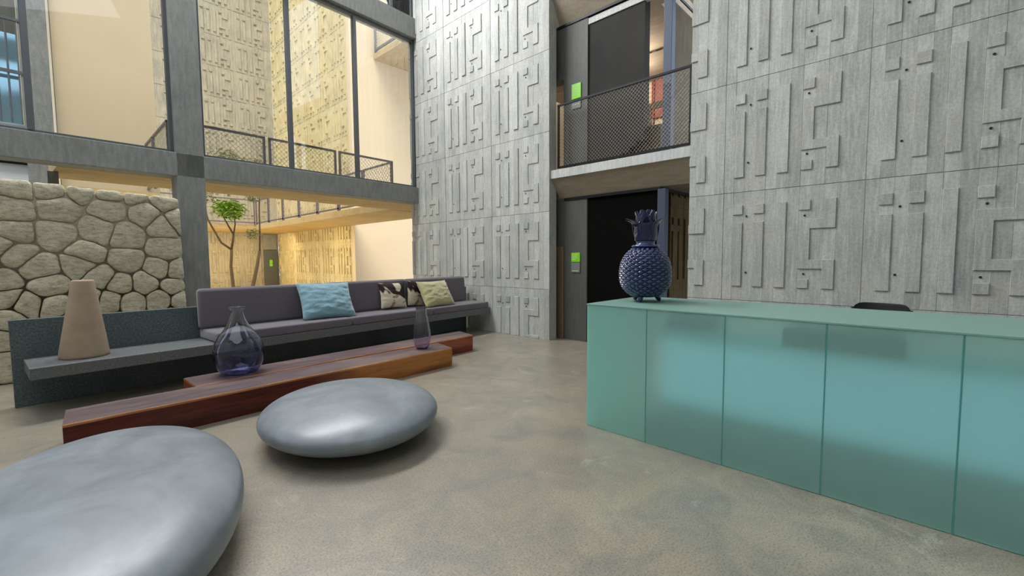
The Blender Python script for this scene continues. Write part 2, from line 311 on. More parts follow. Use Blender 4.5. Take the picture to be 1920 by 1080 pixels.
def relief(name, mats, amin, amax, zmax, mp, a0, thick=0.2, depth=0.018, row0=ROW0, seed=1, gap=0.003, bv=0.0022):
    """mp(a, out, z) -> world; 'out' grows away from the wall face towards the viewer"""
    R = random.Random(seed); b = MB()
    def bx(a1, a2, o1, o2, z1, z2, t=0.0, mi=0):
        vs = [mp(a1, o1, z1), mp(a2, o1, z1), mp(a2, o1, z2), mp(a1, o1, z2), mp(a1+t, o2, z1+t), mp(a2-t, o2, z1+t), mp(a2-t, o2, z2-t), mp(a1+t, o2, z2-t)]
        b.add(vs, [(0,1,2,3),(7,6,5,4),(0,4,5,1),(1,5,6,2),(2,6,7,3),(3,7,4,0)], mi)
    bx(amin, amax, -thick, -0.012, 0, zmax)
    nrow = int((zmax - row0) / ROWH) + 1
    i0 = math.floor((amin - a0) / BW); i1 = math.ceil((amax - a0) / BW)
    cd = {i: R.uniform(-bv, bv) for i in range(i0, i1 + 1)}
    for r in range(nrow):
        z0 = row0 + r * ROWH; z1 = z0 + ROWH
        lo, hi = max(0, z0 + gap), min(zmax, z1 - gap)
        if hi - lo < 0.02: continue
        for i in range(i0, i1):
            s, e = a0 + i * BW, a0 + (i+1) * BW
            s, e = max(s, amin), min(e, amax)
            if e - s < 0.01: continue
            k = i % 12
            o = cd[i] + R.uniform(-0.0008, 0.0008) + (0.006 if k == 10 else 0)
            bx(s, e, -0.011, o, lo, hi, 0.0006, R.choice((0, 0, 2, 3)) if len(mats) > 2 else 0)
        for mI in range(math.floor((amin-a0)/MODW) - 1, math.ceil((amax-a0)/MODW) + 1):
            ox = a0 + mI * MODW
            rects, (sq, poly) = module_rects()
            for (p, q, s, t) in rects + sq:
                p2, q2 = max(p + ox, amin), min(q + ox, amax); s2, t2 = max(s + z0, 0), min(t + z0, zmax)
                if q2 - p2 > 0.03 and t2 - s2 > 0.02: bx(p2, q2, -0.006, depth * R.uniform(0.85, 1.1), s2, t2, 0.006, R.choice((0, 2, 3)) if len(mats) > 2 else 0)
            pts = [(a + ox, min(max(z + z0, 0), zmax)) for a, z in poly]
            if min(p[0] for p in pts) >= amin and max(p[0] for p in pts) <= amax and max(p[1] for p in pts) - min(p[1] for p in pts) > 0.1:
                n = len(pts); d = depth * R.uniform(0.85, 1.05); cx = [0]*n
                t = 0.006; ins = []
                area = sum(pts[i][0]*pts[(i+1)%n][1] - pts[(i+1)%n][0]*pts[i][1] for i in range(n)); sg = 1 if area > 0 else -1
                for i in range(n):
                    p, c_, q = Vector(pts[i-1]), Vector(pts[i]), Vector(pts[(i+1) % n])
                    d1, d2 = (c_-p), (q-c_)
                    if d1.length < 1e-6 or d2.length < 1e-6: ins.append(pts[i]); continue
                    d1.normalize(); d2.normalize()
                    ins.append(tuple(c_ + Vector((-d1.y, d1.x)) * t * sg + Vector((-d2.y, d2.x)) * t * sg))
                b.add([mp(a, -0.006, z) for a, z in pts] + [mp(a, d, z) for a, z in ins],
                      [tuple(range(n, 2*n))] + [(i, (i+1) % n, (i+1) % n + n, i + n) for i in range(n)])
            elif max(p[0] for p in pts) > amin and min(p[0] for p in pts) < amax:
                x = 6*BW
                for (p, q, s_, t_) in ((x, x+BW, 0.42, 1.02), (x+BW, x+2*BW, 0.42, 0.535), (x+BW, x+2*BW, 0.90, 1.02), (x+2*BW, x+3*BW, 0.185, 0.535), (x+2*BW, x+3*BW, 0.90, 1.245)):
                    p2, q2 = max(p + ox, amin), min(q + ox, amax); s2, t2 = max(s_ + z0, 0), min(t_ + z0, zmax)
                    if q2 - p2 > 0.02 and t2 - s2 > 0.02: bx(p2, q2, -0.006, depth, s2, t2, 0.0005)
            for ha, hz in HOLES:
                a_, z_ = ha + ox + R.uniform(-0.01, 0.01), hz + z0 + R.uniform(-0.01, 0.01)
                if amin + 0.03 < a_ < amax - 0.03 and 0.03 < z_ < zmax - 0.03:
                    n = 8; rr = 0.013 if thick < 0.25 else 0.03
                    b.add([mp(a_ + rr*math.cos(2*PI*k/n), 0.007, z_ + rr*math.sin(2*PI*k/n)) for k in range(n)], [tuple(range(n))], 1)
    return tag(b.build(name, mats, fix=True), kind='structure')
WX = 6.304
mpx = lambda X: (lambda a, o, z: (X - o, -a, z))
relief('wall_right', [m_relief, m_hole, m_relief_pale, m_relief_dull], -2.515, 7.0, 9.6, mpx(WX), -1.930, seed=3)
relief('wall_far', [m_relief, m_hole, m_relief_pale, m_relief_dull], -9.35, -5.03, 9.6, mpx(WX), -1.930 - 4*MODW, seed=5)

# window wall frame of reference
WR = math.radians(3.0); WO = (WX, 9.03, 0)
def wloc(b, name, mats, **k): return b.build(name, mats, loc=WO, rz=WR, **k)
b = MB()
for z0, z1 in ((2.85, 3.22), (6.68, 7.14), (9.3, 9.9)): b.box((-11, 0, z0), (0.02, 0.36, z1))
b.box((-4.78, 0.0, 0), (-4.40, 0.36, 9.9)); b.box((-9.6, 0, 0), (-9.2, 0.36, 9.9))
tag(wloc(b, 'wall_left', m_beam, bevel=0.008), kind='structure')
def window(n, u0, u1, z0, z1, mull, fw=0.05):
    b = MB(); y0, y1 = 0.10, 0.18
    b.box((u0, y0, z0), (u1, y1, z0 + fw)); b.box((u0, y0, z1 - fw), (u1, y1, z1)); b.box((u0, y0, z0), (u0 + fw, y1, z1)); b.box((u1 - fw, y0, z0), (u1, y1, z1))
    for q in mull: b.box((q - 0.035, y0, z0), (q + 0.035, y1 + 0.02, z1))
    w_ = tag(wloc(b, f'window_{n}', m_frame, bevel=0.004), kind='structure')
    e = sorted([u0] + list(mull) + [u1])
    for p, q in zip(e[:-1], e[1:]):
        g = MB(); g.box((p + 0.02, 0.138, z0 + 0.02), (q - 0.02, 0.144, z1 - 0.02)); g.build('pane', m_pane, w_)
window(1, -9.2, -4.78, 3.22, 6.68, (-6.33,))
window(2, -4.40, 0.0, 3.22, 6.68, (-2.92, -1.53))
window(3, -4.40, 0.0, 7.14, 9.3, (-2.92, -0.60), 0.07)
window(4, -9.2, -4.78, 7.14, 9.3, (-6.33,))

# rubble stone wall: irregular stones around seed centres read off the wall, each its own rounded block face
def clip(poly, p, q, inset):
    mx, my = (p[0]+q[0])/2, (p[1]+q[1])/2; dx, dy = q[0]-p[0], q[1]-p[1]; L = math.hypot(dx, dy)
    dx /= L; dy /= L; mx -= dx*inset; my -= dy*inset; out = []
    for i in range(len(poly)):
        a, c = poly[i], poly[(i+1) % len(poly)]
        da = (a[0]-mx)*dx + (a[1]-my)*dy; dc = (c[0]-mx)*dx + (c[1]-my)*dy
        if da <= 0: out.append(a)
        if (da < 0 < dc) or (dc < 0 < da):
            t = da/(da-dc); out.append((a[0]+(c[0]-a[0])*t, a[1]+(c[1]-a[1])*t))
    return out
def px_to_wall(u, v, Y):
    d = Vector(((u-960)/F_PX, (v-540)/F_PX, 1)); r = A.transposed() @ d; t = Y / r.y; return r.x * t, 1.5 + r.z * t
SY = 8.20
seeds_px = [(28,350),(92,352),(150,355),(205,361),(252,363),(306,376),(22,392),(110,392),(203,392),(273,400),(305,425),(332,413),(25,437),(105,440),(184,432),(236,443),(3,460),(30,476),
    (308,467),(160,477),(236,489),(75,503),(3,530),(150,495),(298,504),(332,508),(10,560),(90,535),(188,520),(224,533),(272,530),(325,537),(165,560),(50,572),(105,575),(208,565),(245,568),(300,562),(340,562),
    (0,640),(8,680),(14,600)]
seeds = [px_to_wall(u, v, SY) for u, v in seeds_px]
R = random.Random(11)
zmin_px = min(s[1] for s in seeds)
def far_from(p, d): return all(math.hypot(p[0]-q[0], (p[1]-q[1])*1.2) > d for q in seeds)
for _ in range(4000):
    p = (R.uniform(-4.0, 1.44), R.uniform(0.05, 2.5))
    if (p[0] < -0.45 or p[1] < 0.75) and far_from(p, 0.27): seeds.append(p)
b = MB(); b.box((-4.0, SY + 0.05, 0), (1.40, SY + 0.36, 2.40), 1)
for si, s in enumerate(seeds):
    poly = [(-4.1, 0.0), (1.46, 0.0), (1.43, 2.43), (-0.3, 2.51), (-4.1, 2.55)]
    poly = [(x + (0), z) for x, z in poly]
    for q in seeds:
        if q is not s and abs(q[0]-s[0]) < 1.5: poly = clip(poly, s, q, 0.004)
    if len(poly) < 3: continue
    # resample and round the outline
    pts = []
    n = len(poly); per = []
    for i in range(n):
        a, c = poly[i], poly[(i+1) % n]; L = math.hypot(c[0]-a[0], c[1]-a[1]); k = max(1, int(L/0.045))
        for j in range(k): pts.append((a[0]+(c[0]-a[0])*j/k, a[1]+(c[1]-a[1])*j/k))
    for _ in range(1):
        pts = [((pts[i-1][0]+2*pts[i][0]+pts[(i+1) % len(pts)][0])/4, (pts[i-1][1]+2*pts[i][1]+pts[(i+1) % len(pts)][1])/4) for i in range(len(pts))]
    pts = [(x + 0.016*noise.noise(Vector((x*7, z*7, 3))), z + 0.016*noise.noise(Vector((x*9, z*9, 7)))) for x, z in pts]
    cx = sum(p[0] for p in pts)/len(pts); cz = sum(p[1] for p in pts)/len(pts)
    dep = R.uniform(0.03, 0.06); rings = []
    for sc_, dd in ((1.0, 0.08), (0.995, 0.02), (0.985, -0.25), (0.955, -0.62), (0.86, -0.85), (0.6, -0.95), (0.3, -1.0)):
        ring = []
        for x, z in pts:
            X = cx + (x-cx)*sc_; Z = cz + (z-cz)*sc_; y = dd if dd >= 0 else dd*dep
            if sc_ < 0.96: y += 0.016*noise.noise(Vector((X*6, Z*6, si))) + 0.007*noise.noise(Vector((X*22, Z*22, si)))
            ring.append((X, SY + y, Z))
        rings.append(ring)
    n = len(pts); vs = [v for r_ in rings for v in r_] + [(cx, SY - dep, cz)]
    fs = [(i*n+k, i*n+(k+1) % n, (i+1)*n+(k+1) % n, (i+1)*n+k) for i in range(len(rings)-1) for k in range(n)] + [((len(rings)-1)*n+k, (len(rings)-1)*n+(k+1) % n, len(vs)-1) for k in range(n)]
    b.add(vs, fs, 0)
tag(b.build('wall_stone', [m_stone, m_mortar], smooth=True), kind='structure')

# ------------------------------------------------------------------ courtyard beyond the windows
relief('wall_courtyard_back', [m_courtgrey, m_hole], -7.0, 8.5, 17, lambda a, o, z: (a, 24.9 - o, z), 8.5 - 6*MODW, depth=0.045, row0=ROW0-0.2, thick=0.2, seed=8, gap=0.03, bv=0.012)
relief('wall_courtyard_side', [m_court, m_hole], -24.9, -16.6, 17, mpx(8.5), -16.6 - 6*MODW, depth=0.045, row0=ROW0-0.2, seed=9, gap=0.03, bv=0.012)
b = MB(); b.box((8.49, 16.58, 0), (15, 16.8, 17)); tag(b.build('wall_courtyard_plain', m_plaster), kind='structure')
b = MB(); b.box((0.33, 13.0, 3.06), (1.93, 16.0, 17)); tag(b.build('wall_tower_plain', m_plaster), kind='structure')
b = MB(); b.box((-0.12, 12.9, 0), (0.28, 13.4, 17)); tag(b.build('wall_tower_grey', m_beam), kind='structure')
b = MB(); b.box((-6.0, 13.2, 0), (-0.12, 13.5, 4.2)); tag(b.build('wall_tower_white', m_white), kind='structure')
b = MB(); b.box((-5.0, 13.10, 4.2), (-0.13, 13.16, 5.9)); tag(b.build('window_5', m_skyrefl), kind='structure')  # added panel, imitates the sky reflected in the first window's pane
b = MB(); b.box((-5.0, 13.10, 5.9), (-0.13, 13.16, 17)); tag(b.build('wall_tower_dark', m_darkpanel), kind='structure')
# gallery slabs around the courtyard
b = MB(); b.box((-6.1, 0.37, 2.85), (6.0, 1.66, 3.05)); tag(wloc(b, 'gallery_slab', m_soffit), label='concrete gallery slab along the outside of the big windows', cat='balcony slab')
b = MB(); b.prism([(6.50,10.75),(8.48,10.85),(8.48,21.6),(6.50,21.6)], 2.85, 3.05, 'z'); tag(b.build('gallery_slab', m_soffit), label='concrete gallery slab running beside the plain beige courtyard wall', cat='balcony slab')
b = MB(); b.box((-6, 21.62, 2.85), (8.48, 24.88, 3.05)); tag(b.build('gallery_slab', m_soffit), label='concrete gallery slab across the far end of the courtyard', cat='balcony slab')
b = MB(); b.box((0.10, 9.6, 0), (0.22, 9.75, 2.85)); tag(b.build('concrete_post', m_beam, bevel=0.005), label='slim grey concrete post above the stone wall, under the gallery', cat='post')

def mesh_wires(b, L, z0, z1, y, cell=0.075, r=0.0035):
    H = z1 - z0; n = int((L + H) / cell) + 1
    for sgn in (1, -1):
        for i in range(-int(H / cell) - 1, int(L / cell) + 2):
            # line x = i*cell + t, z = t  (slope 1)
            x0 = i * cell; t0 = max(0, -x0); t1 = min(H, L - x0)
            if t1 - t0 < 0.01: continue
            p, q = (x0 + t0, t0), (x0 + t1, t1)
            if sgn < 0: p, q = (L - p[0], p[1]), (L - q[0], q[1])
            b.tube([(p[0], y, z0 + p[1]), (q[0], y, z0 + q[1])], [r, r], 6, 0, False)
def rail_panel(root, x0, L, z0, z1, mf, mw, fr=0.02, cell=0.075, post=True, r=0.0035):
    b = MB()
    for (p, q) in (((0, z0), (L, z0)), ((0, z1), (L, z1))): b.box((x0, -fr, p[1] - fr), (x0 + L, fr, p[1] + fr))
    b.box((x0, -fr, z0 - (0.1 if post else 0)), (x0 + 2*fr, fr, z1)); b.box((x0 + L - 2*fr, -fr, z0 - (0.1 if post else 0)), (x0 + L, fr, z1))
    f = b.build('panel_frame', mf, root)
    g = MB(); mesh_wires(g, L - 4*fr, z0 + fr, z1 - fr, 0, cell, r)
    o = g.build('wire_mesh', mw, f, fix=False); o.location = (x0 + 2*fr, 0, 0)
def gallery_rail(loc, rz, spans, label, z0=3.14, z1=4.11, cell=0.1, wires=True):
    r = empty('gallery_railing', loc, rz, label=label, cat='railing', group='mesh railings around the courtyard')
    for s, e in spans: rail_panel(r, s, e - s, z0, z1, m_rail, m_wireout, 0.022, cell, r=0.004)
    return r
PW = 1.53
nx, ny = 6.60, 10.63
gallery_rail((nx, ny, 0), WR + PI, [(0.02 + i*(PW+0.07), 0.02 + i*(PW+0.07) + PW) for i in range(3)], 'mesh panel railing nearest behind the large windows, over the beam')
gallery_rail((nx - 0.02, ny + 0.03, 0), PI/2, [(0.02 + i*(PW+0.07), 0.02 + i*(PW+0.07) + PW) for i in range(7)], 'mesh panel railing running away along the side gallery of the courtyard', cell=0.14)
gallery_rail((6.56, 21.60, 0), PI, [(0.1 + i*(2.0), 0.1 + i*2.0 + 1.93) for i in range(3)], 'mesh panel railing across the far end of the courtyard behind the tree', cell=0.16)
gallery_rail((1.72, 10.46, 0), PI/2, [(0.02 + i*(PW+0.07), 0.02 + i*(PW+0.07) + PW) for i in range(2)], 'short mesh panel railing beside the beige tower wall', cell=0.14)
# upper balcony
b = MB(); b.box((9.52, 12.2, 9.50), (14.6, 16.58, 9.72)); tag(b.build('upper_balcony_slab', m_soffit), label='balcony slab high on the plain beige courtyard wall', cat='balcony slab')
r = empty('upper_balcony_railing', (9.55, 16.5, 0), -PI/2, label='mesh railing on the high balcony at the top of the middle window', cat='railing')
for i in range(2): rail_panel(r, 0.0 + i*2.1, 2.05, 9.84, 10.95, m_frame, m_wireout, 0.04, 0.12, r=0.006)
# courtyard door with small green sign
d = empty('door_2', (8.05, 24.80, 0)); d['kind'] = 'structure'
b = MB(); b.box((-0.32, -0.06, 0), (0.33, 0.0, 2.02)); b.build('door_leaf', m_frame, d, bevel=0.004)
b = MB(); b.box((-0.32, -0.03, 2.04), (0.30, 0.0, 2.80)); b.build('transom_panel', m_beam, d)
b = MB(); b.box((0.0, 0, 0), (0.14, 0.02, 0.34)); b.box((0.02, -0.004, 0.06), (0.12, 0.001, 0.08), 1); b.box((0.02, -0.004, 0.2), (0.12, 0.001, 0.22), 1)
o = b.build('door_sign', [m_green, m_signtext], loc=(7.98, 24.715, 1.18)); tag(o, 'small green sign on the grey courtyard door', 'sign')
# trees
def tree(name, loc, trunk, branches, clusters, label, seed, leafmat, n=90, size=0.12, top=None):
    R = random.Random(seed); t = empty(name, loc, label=label, cat='tree', group='slender trees in the courtyard')
    b = MB(); b.tube([Vector(p) - Vector(loc) for p in trunk[0]], trunk[1], 8); b.build('trunk', m_bark, t, smooth=True)
    for pts, rad in branches:
        b = MB(); b.tube([Vector(p) - Vector(loc) for p in pts], rad, 6); b.build('branch', m_bark, t, smooth=True)
    for (c_, rad3, cnt, sz, mt) in clusters:
        b = MB(); c_ = Vector(c_) - Vector(loc)
        for _ in range(cnt):
            while True:
                q = Vector((R.uniform(-1,1), R.uniform(-1,1), R.uniform(-1,1)))
                if q.length < 1: break
            p = c_ + Vector((q.x*rad3[0], q.y*rad3[1], q.z*rad3[2])); a = R.uniform(0, 2*PI); dd = Vector((math.cos(a), math.sin(a), R.uniform(-0.7, 0.1))).normalized()
            sd = dd.cross(Vector((0,0,1))).normalized(); s_ = sz * R.uniform(0.7, 1.3); mid = p + dd*s_*0.5 + Vector((0,0,0.02))
            b.add([p, mid + sd*s_*0.2, p + dd*s_, mid - sd*s_*0.2], [(0,1,2,3)])
        b.build('foliage', mt, t, fix=False)
T = 14.0
def at(u, v, Y=T):
    x, z = px_to_wall(u, v, Y); return (x, Y, z)
g0 = at(437, 535); tree('courtyard_tree', (g0[0], T, 0), ([(g0[0], T, 0), g0, at(433, 500), at(434, 480), at(434, 468)], [0.055, 0.045, 0.04, 0.036, 0.036]),
    [([at(434, 468), at(415, 455), at(400, 430), at(390, 412), at(386, 395)], [0.03, 0.028, 0.025, 0.02, 0.014]), ([at(434, 468), at(437, 450), at(438, 440), at(428, 423), at(418, 405)], [0.032, 0.03, 0.026, 0.02, 0.012]), ([at(438, 440), at(441, 420), at(439, 400)], [0.02, 0.016, 0.01])],
    [(at(430, 392), (0.36, 0.36, 0.27), 420, 0.17, m_leaf), (at(392, 372), (0.22, 0.2, 0.16), 60, 0.12, m_leaf2)], 'slender forked tree with a bright green crown seen over the back cushions', 4, m_leaf)
g1 = at(474, 537); tree('courtyard_tree', (g1[0], T, 0), ([(g1[0]-0.15, T, 0), g1, at(482, 500), at(487, 470)], [0.07, 0.055, 0.048, 0.04]),
    [([at(487, 470), at(487, 430), at(486, 390), at(488, 350), at(487, 320)], [0.025, 0.022, 0.018, 0.015, 0.01]), ([at(487, 380), at(476, 372), at(470, 368)], [0.01, 0.008, 0.006]), ([at(487, 440), at(478, 436)], [0.01, 0.006])],
    [(at(474, 438), (0.22, 0.2, 0.16), 110, 0.10, m_leaf2), (at(472, 372), (0.17, 0.15, 0.10), 70, 0.10, m_leaf2), (at(450, 306, 13.2), (0.75, 0.5, 0.16), 240, 0.12, m_leaf2), (at(425, 292, 13.2), (0.35, 0.3, 0.2), 90, 0.11, m_leaf2)], 'thin straight tree with sparse grey green leaves beside the forked tree', 6, m_leaf2)
# items above the stone wall
b = MB(); b.box((0,0,0), (0.52,0.08,0.20)); 
for k in range(4): b.box((0.02, -0.02, 0.02+k*0.045), (0.50, 0.0, 0.045+k*0.045))
tag(b.build('louvre_vent', m_steel, loc=(-0.62, 13.11, 3.42)), 'dark louvred vent on the white wall over the stone wall', 'vent')
b = MB(); b.tube([(-2.6, 0, 0), (0.05, 0, 0)], [0.045, 0.045], 10); b.tube([(-0.06, 0, -0.045), (0.06, 0, -0.045)], [0.07, 0.07], 10)
tag(b.build('awning_tube', m_navy, loc=(-0.52, 11.6, 3.02)), 'navy blue horizontal tube just above the top of the stone wall', 'tube')
r = empty('reflected_bars', (-3.08, 12.9, 4.2), label='tall dark bars standing in for a reflection in the first window', cat='railing')  # added bars, solid copy of what the window pane reflects
for k in range(22):
    b = MB(); b.bar((k*0.14, 0, 0), (k*0.14, 0, 1.9), 0.012); b.build('bar', m_frame, r)
b = MB(); b.box((-0.05,-0.02,0.9), (3.0,0.02,0.96)); b.box((-0.05,-0.02,1.88), (3.0,0.02,1.93)); b.build('top_rail', m_frame, r)

# ------------------------------------------------------------------ lift core and balcony in the opening
CX = 6.62; YC = 3.10      # face of the core and its corner
b = MB()
# tapered balcony slab: thin nosing, deep root
b.prism([(6.36, 2.93), (CX, 2.60), (CX, 3.07), (6.36, 3.07)], 2.50, 5.04, 'y')
b.v = [(x, y, z) for x, y, z in b.v]
tag(b.build('balcony_slab', m_dusk), label='cantilevered concrete balcony slab spanning the opening in the relief wall', cat='balcony slab')
b = MB(); b.box((6.335, 2.515, 2.925), (6.362, 5.03, 3.07)); tag(b.build('slab_nosing', m_nosing), label='pale concrete nosing strip along the edge of the indoor balcony', cat='nosing')
b = MB(); b.box((CX, -1.0, 2.60), (13, 9.0, 3.07)); tag(b.build('ceiling_core', m_dusk), kind='structure')
b = MB(); b.prism([(6.30, 6.2), (CX, 5.66), (CX, 6.3), (6.30, 6.3)], 2.50, 5.04, 'y'); b.box((CX, 2.52, 5.66), (7.2, 5.04, 6.3)); b.box((7.2, 3.4, 5.66), (9.2, 9.0, 6.3)); tag(b.build('ceiling_balcony', m_dusk), kind='structure')
b = MB(); b.box((CX + 0.01, 3.2, 5.50), (CX + 0.10, 4.9, 5.60)); b.box((CX + 0.01, YC - 0.3, 5.50), (8.4, YC - 0.2, 5.60)); tag(b.build('ceiling_beam', m_nosing), label='pale beam under the upper ceiling around the lift core', cat='beam')
b = MB(); b.box((CX, 4.44, 0), (CX + 0.2, 5.6, 2.60)); tag(b.build('wall_core_lower', m_darkpanel), kind='structure')
b = MB(); b.box((CX, 4.44, 3.07), (CX + 0.2, 4.95, 5.66)); b.box((CX, 4.95, 4.72), (CX + 0.2, 5.6, 5.66)); tag(b.build('wall_core_upper', m_darkpanel), kind='structure')
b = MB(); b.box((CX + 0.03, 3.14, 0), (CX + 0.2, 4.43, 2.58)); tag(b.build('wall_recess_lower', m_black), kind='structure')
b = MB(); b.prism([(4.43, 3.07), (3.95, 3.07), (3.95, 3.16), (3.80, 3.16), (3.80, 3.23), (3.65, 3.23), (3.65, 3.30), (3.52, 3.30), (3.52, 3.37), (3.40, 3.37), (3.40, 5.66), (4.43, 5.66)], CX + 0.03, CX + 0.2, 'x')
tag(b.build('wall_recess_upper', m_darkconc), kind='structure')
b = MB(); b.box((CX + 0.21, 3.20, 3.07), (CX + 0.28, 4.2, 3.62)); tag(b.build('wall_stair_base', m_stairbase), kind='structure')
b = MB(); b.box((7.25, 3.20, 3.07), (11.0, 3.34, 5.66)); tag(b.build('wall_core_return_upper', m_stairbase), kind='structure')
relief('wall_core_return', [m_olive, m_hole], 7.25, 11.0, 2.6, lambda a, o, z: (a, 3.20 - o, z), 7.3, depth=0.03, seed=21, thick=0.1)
b = MB(); b.box((6.58, 2.93, 3.07), (6.70, 3.06, 5.60)); tag(b.build('steel_column', m_bluecol, bevel=0.006), label='blue grey steel column behind the mesh of the indoor balcony', cat='column')
b = MB(); b.box((6.58, 2.99, 0), (6.70, 3.12, 2.56)); tag(b.build('steel_column', m_bluecol, bevel=0.006), label='blue grey steel column behind the ceramic pineapple, below the balcony', cat='column')
b = MB(); b.box((CX - 0.02, 5.0-0.08, 2.55), (CX + 0.0, 3.1, 2.595)); b.box((CX - 0.02, 3.08, 2.55), (9, 3.10, 2.595)); tag(b.build('trim_1', m_steel), kind='structure')
b = MB(); b.box((CX - 0.02, 5.1, 5.62), (CX + 0.0, 3.1, 5.66)); b.box((CX - 0.02, 3.08, 5.62), (9, 3.10, 5.66)); tag(b.build('trim_2', m_steel), kind='structure')
# far stair hall seen beside the steel column
b = MB(); b.box((9.6, 3.5, 3.07), (9.8, 9.0, 6.3)); tag(b.build('wall_stair_hall', m_plaster), kind='structure')
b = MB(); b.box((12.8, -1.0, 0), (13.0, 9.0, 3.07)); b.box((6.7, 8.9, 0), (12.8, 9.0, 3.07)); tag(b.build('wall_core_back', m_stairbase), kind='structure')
# (the red door stands against it)
dr = empty('door_3', (9.58, 4.35, 4.06)); dr['kind'] = 'structure'
b = MB(); b.box((-0.04, -0.45, 0.55), (0.0, 0.27, 1.86)); b.build('door_leaf', m_red, dr, bevel=0.01)
b = MB(); b.box((-0.07, 0.27, 0.55), (0.0, 0.33, 1.93)); b.box((-0.07, -0.5, 1.86), (0.0, 0.33, 1.93)); b.build('door_frame', Mat('dark_red_frame', lin(130,48,34), 0.6).m, dr)
b = MB(); b.box((8.6, 3.5, 5.42), (9.5, 7.0, 5.60)); tag(b.build('landing_slab', m_dusk), label='tan stair landing slab high in the gap beside the steel column', cat='landing')
sr = empty('stair_balustrade', (8.7, 4.3, 5.60), label='white balustrade on the high landing in the gap beside the steel column', cat='railing')
b = MB(); b.box((-0.03, -0.8, 0.42), (0.03, 1.2, 0.48)); b.build('handrail', m_white, sr)
for k in range(9):
    b = MB(); b.box((-0.02, -0.7 + k*0.2, 0), (0.02, -0.63 + k*0.2, 0.42)); b.build('baluster', m_white, sr)
sr = empty('stair_balustrade', (8.25, 4.02, 3.07), label='pale slatted balustrade panel seen through the mesh beside the steel column', cat='railing')
b = MB(); b.box((0, 0.04, 0.45), (0.04, 0.11, 1.30)); b.box((0, -0.02, 0.45), (0.04, 0.01, 1.10)); b.build('slat', m_plaster, sr)
b = MB(); b.box((-0.01, -0.6, 1.30), (0.05, 0.35, 1.42)); b.build('handrail', m_plaster, sr)
b = MB(); b.box((0, -0.6, 0.0), (0.06, 0.35, 0.45)); b.build('stringer', m_dusk, sr)
# lift doors
d = empty('door_1', (CX, 5.0, 0)); d['kind'] = 'structure'
b = MB(); b.box((-0.03, -0.065, 0), (-0.002, 0.5, 1.72)); b.build('lift_door_leaf', m_brushed, d, bevel=0.003)
# signs
def sign(label, y0, y1, z0, z1, mt, lines, name='wall_sign'):
    r = empty(name, (CX - 0.02, (y0+y1)/2, (z0+z1)/2), label=label, cat='sign')
    w, h = abs(y1-y0)/2, (z1-z0)/2
    b = MB(); b.box((0, -w, -h), (0.018, w, h)); b.build('plate', mt, r, bevel=0.003)
    b = MB()
    for zz, ln in lines: b.box((-0.002, w*0.8 - 2*w*0.8*ln, h*zz - 0.006), (0.001, w*0.8, h*zz + 0.006))
    b.build('lettering', m_signtext, r)
    return r
sign('lime green square sign on the charcoal wall below the balcony', 4.575, 4.762, 1.435, 1.60, m_green, [(0.6, 0.9), (0.25, 0.7), (-0.1, 0.8), (-0.45, 0.5)])
sign('grey plate fixed directly under the lower green sign', 4.575, 4.762, 1.244, 1.428, m_signgrey, [(-0.7, 0.9)])
sign('lime green square sign on the charcoal wall above the balcony rail', 4.567, 4.762, 4.31, 4.57, m_green, [(0.6, 0.9), (0.25, 0.7), (-0.1, 0.8), (-0.45, 0.5)])
sign('small grey plate behind the mesh under the upper green sign', 4.567, 4.762, 4.14, 4.285, m_signgrey, [(0.0, 0.9)])
# indoor balcony railing
r = empty('balcony_railing', (6.42, 4.93, 0), -PI/2, label='black framed diamond mesh railing on the indoor balcony', cat='railing')
rail_panel(r, 0, 2.38, 3.12, 4.20, m_steel, m_wire, 0.016, 0.062, post=False, r=0.0026)
for k, px in enumerate((0.33, 1.2, 2.12)):
    b = MB(); b.box((px, -0.04, 3.0), (px + 0.05, 0.04, 3.10)); b.build('fixing_bracket', m_steel, r)

# ------------------------------------------------------------------ stone bench
BA = math.atan2(0.50, 6.5); BO = (-0.28, 6.755, 0)
def bloc(b, name, mats, parent=None, **k):
    return b.build(name, mats, parent, **k)
def bw(u, v, z=0):      # bench frame -> world
    c, s = math.cos(BA), math.sin(BA); return (BO[0] + u*c - v*s, BO[1] + u*s + v*c, z)
bench = empty('stone_bench', BO, BA, label='long dark speckled stone bench with low back in front of the windows', cat='bench')
LB = 6.52
b = MB(); b.box((0, 0, 0), (LB, 0.09, 0.905)); b.build('backrest', m_granite, bench, bevel=0.004)
b = MB(); b.box((0.08, -0.69, 0.385), (LB, 0.0, 0.50)); b.build('seat', m_granite2, bench, bevel=0.006)
def cushion(name, L, D, H, label, group, u, v, z, tilt=0.0, r=0.035, bulge=0.012):
    R = random.Random(int(u*100) + int(z*10)); b = bmesh.new(); bmesh.ops.create_cube(b, size=1)
    bmesh.ops.scale(b, vec=(L, D, H), verts=b.verts); bmesh.ops.subdivide_edges(b, edges=b.edges, cuts=0)
    me = bpy.data.meshes.new(name); b.to_mesh(me); b.free()
    me.materials.append(m_mauve)
    me.polygons.foreach_set('use_smooth', [True]*len(me.polygons))
    o = bpy.data.objects.new(name, me); COL.objects.link(o)
    x, y, zz = bw(u + L/2, v, z + H/2); o.location = (x, y, zz); o.rotation_euler = (tilt, 0, BA)
    bv = o.modifiers.new('bevel', 'BEVEL'); bv.width = r; bv.segments = 4; bv.harden_normals = False
    return tag(o, label, 'cushion', group)
us = [1.62, 3.42, 5.02, LB - 0.02]
sl = ['mauve grey seat cushion at the left, beneath the blue pillow', 'mauve grey seat cushion in the middle, beneath the cowhide pillow', 'mauve grey seat cushion touching the relief wall']
bl = ['mauve grey back cushion at the bare stone end of the bench', 'mauve grey back cushion behind the cowhide pillow', 'mauve grey back cushion nearest the relief wall']
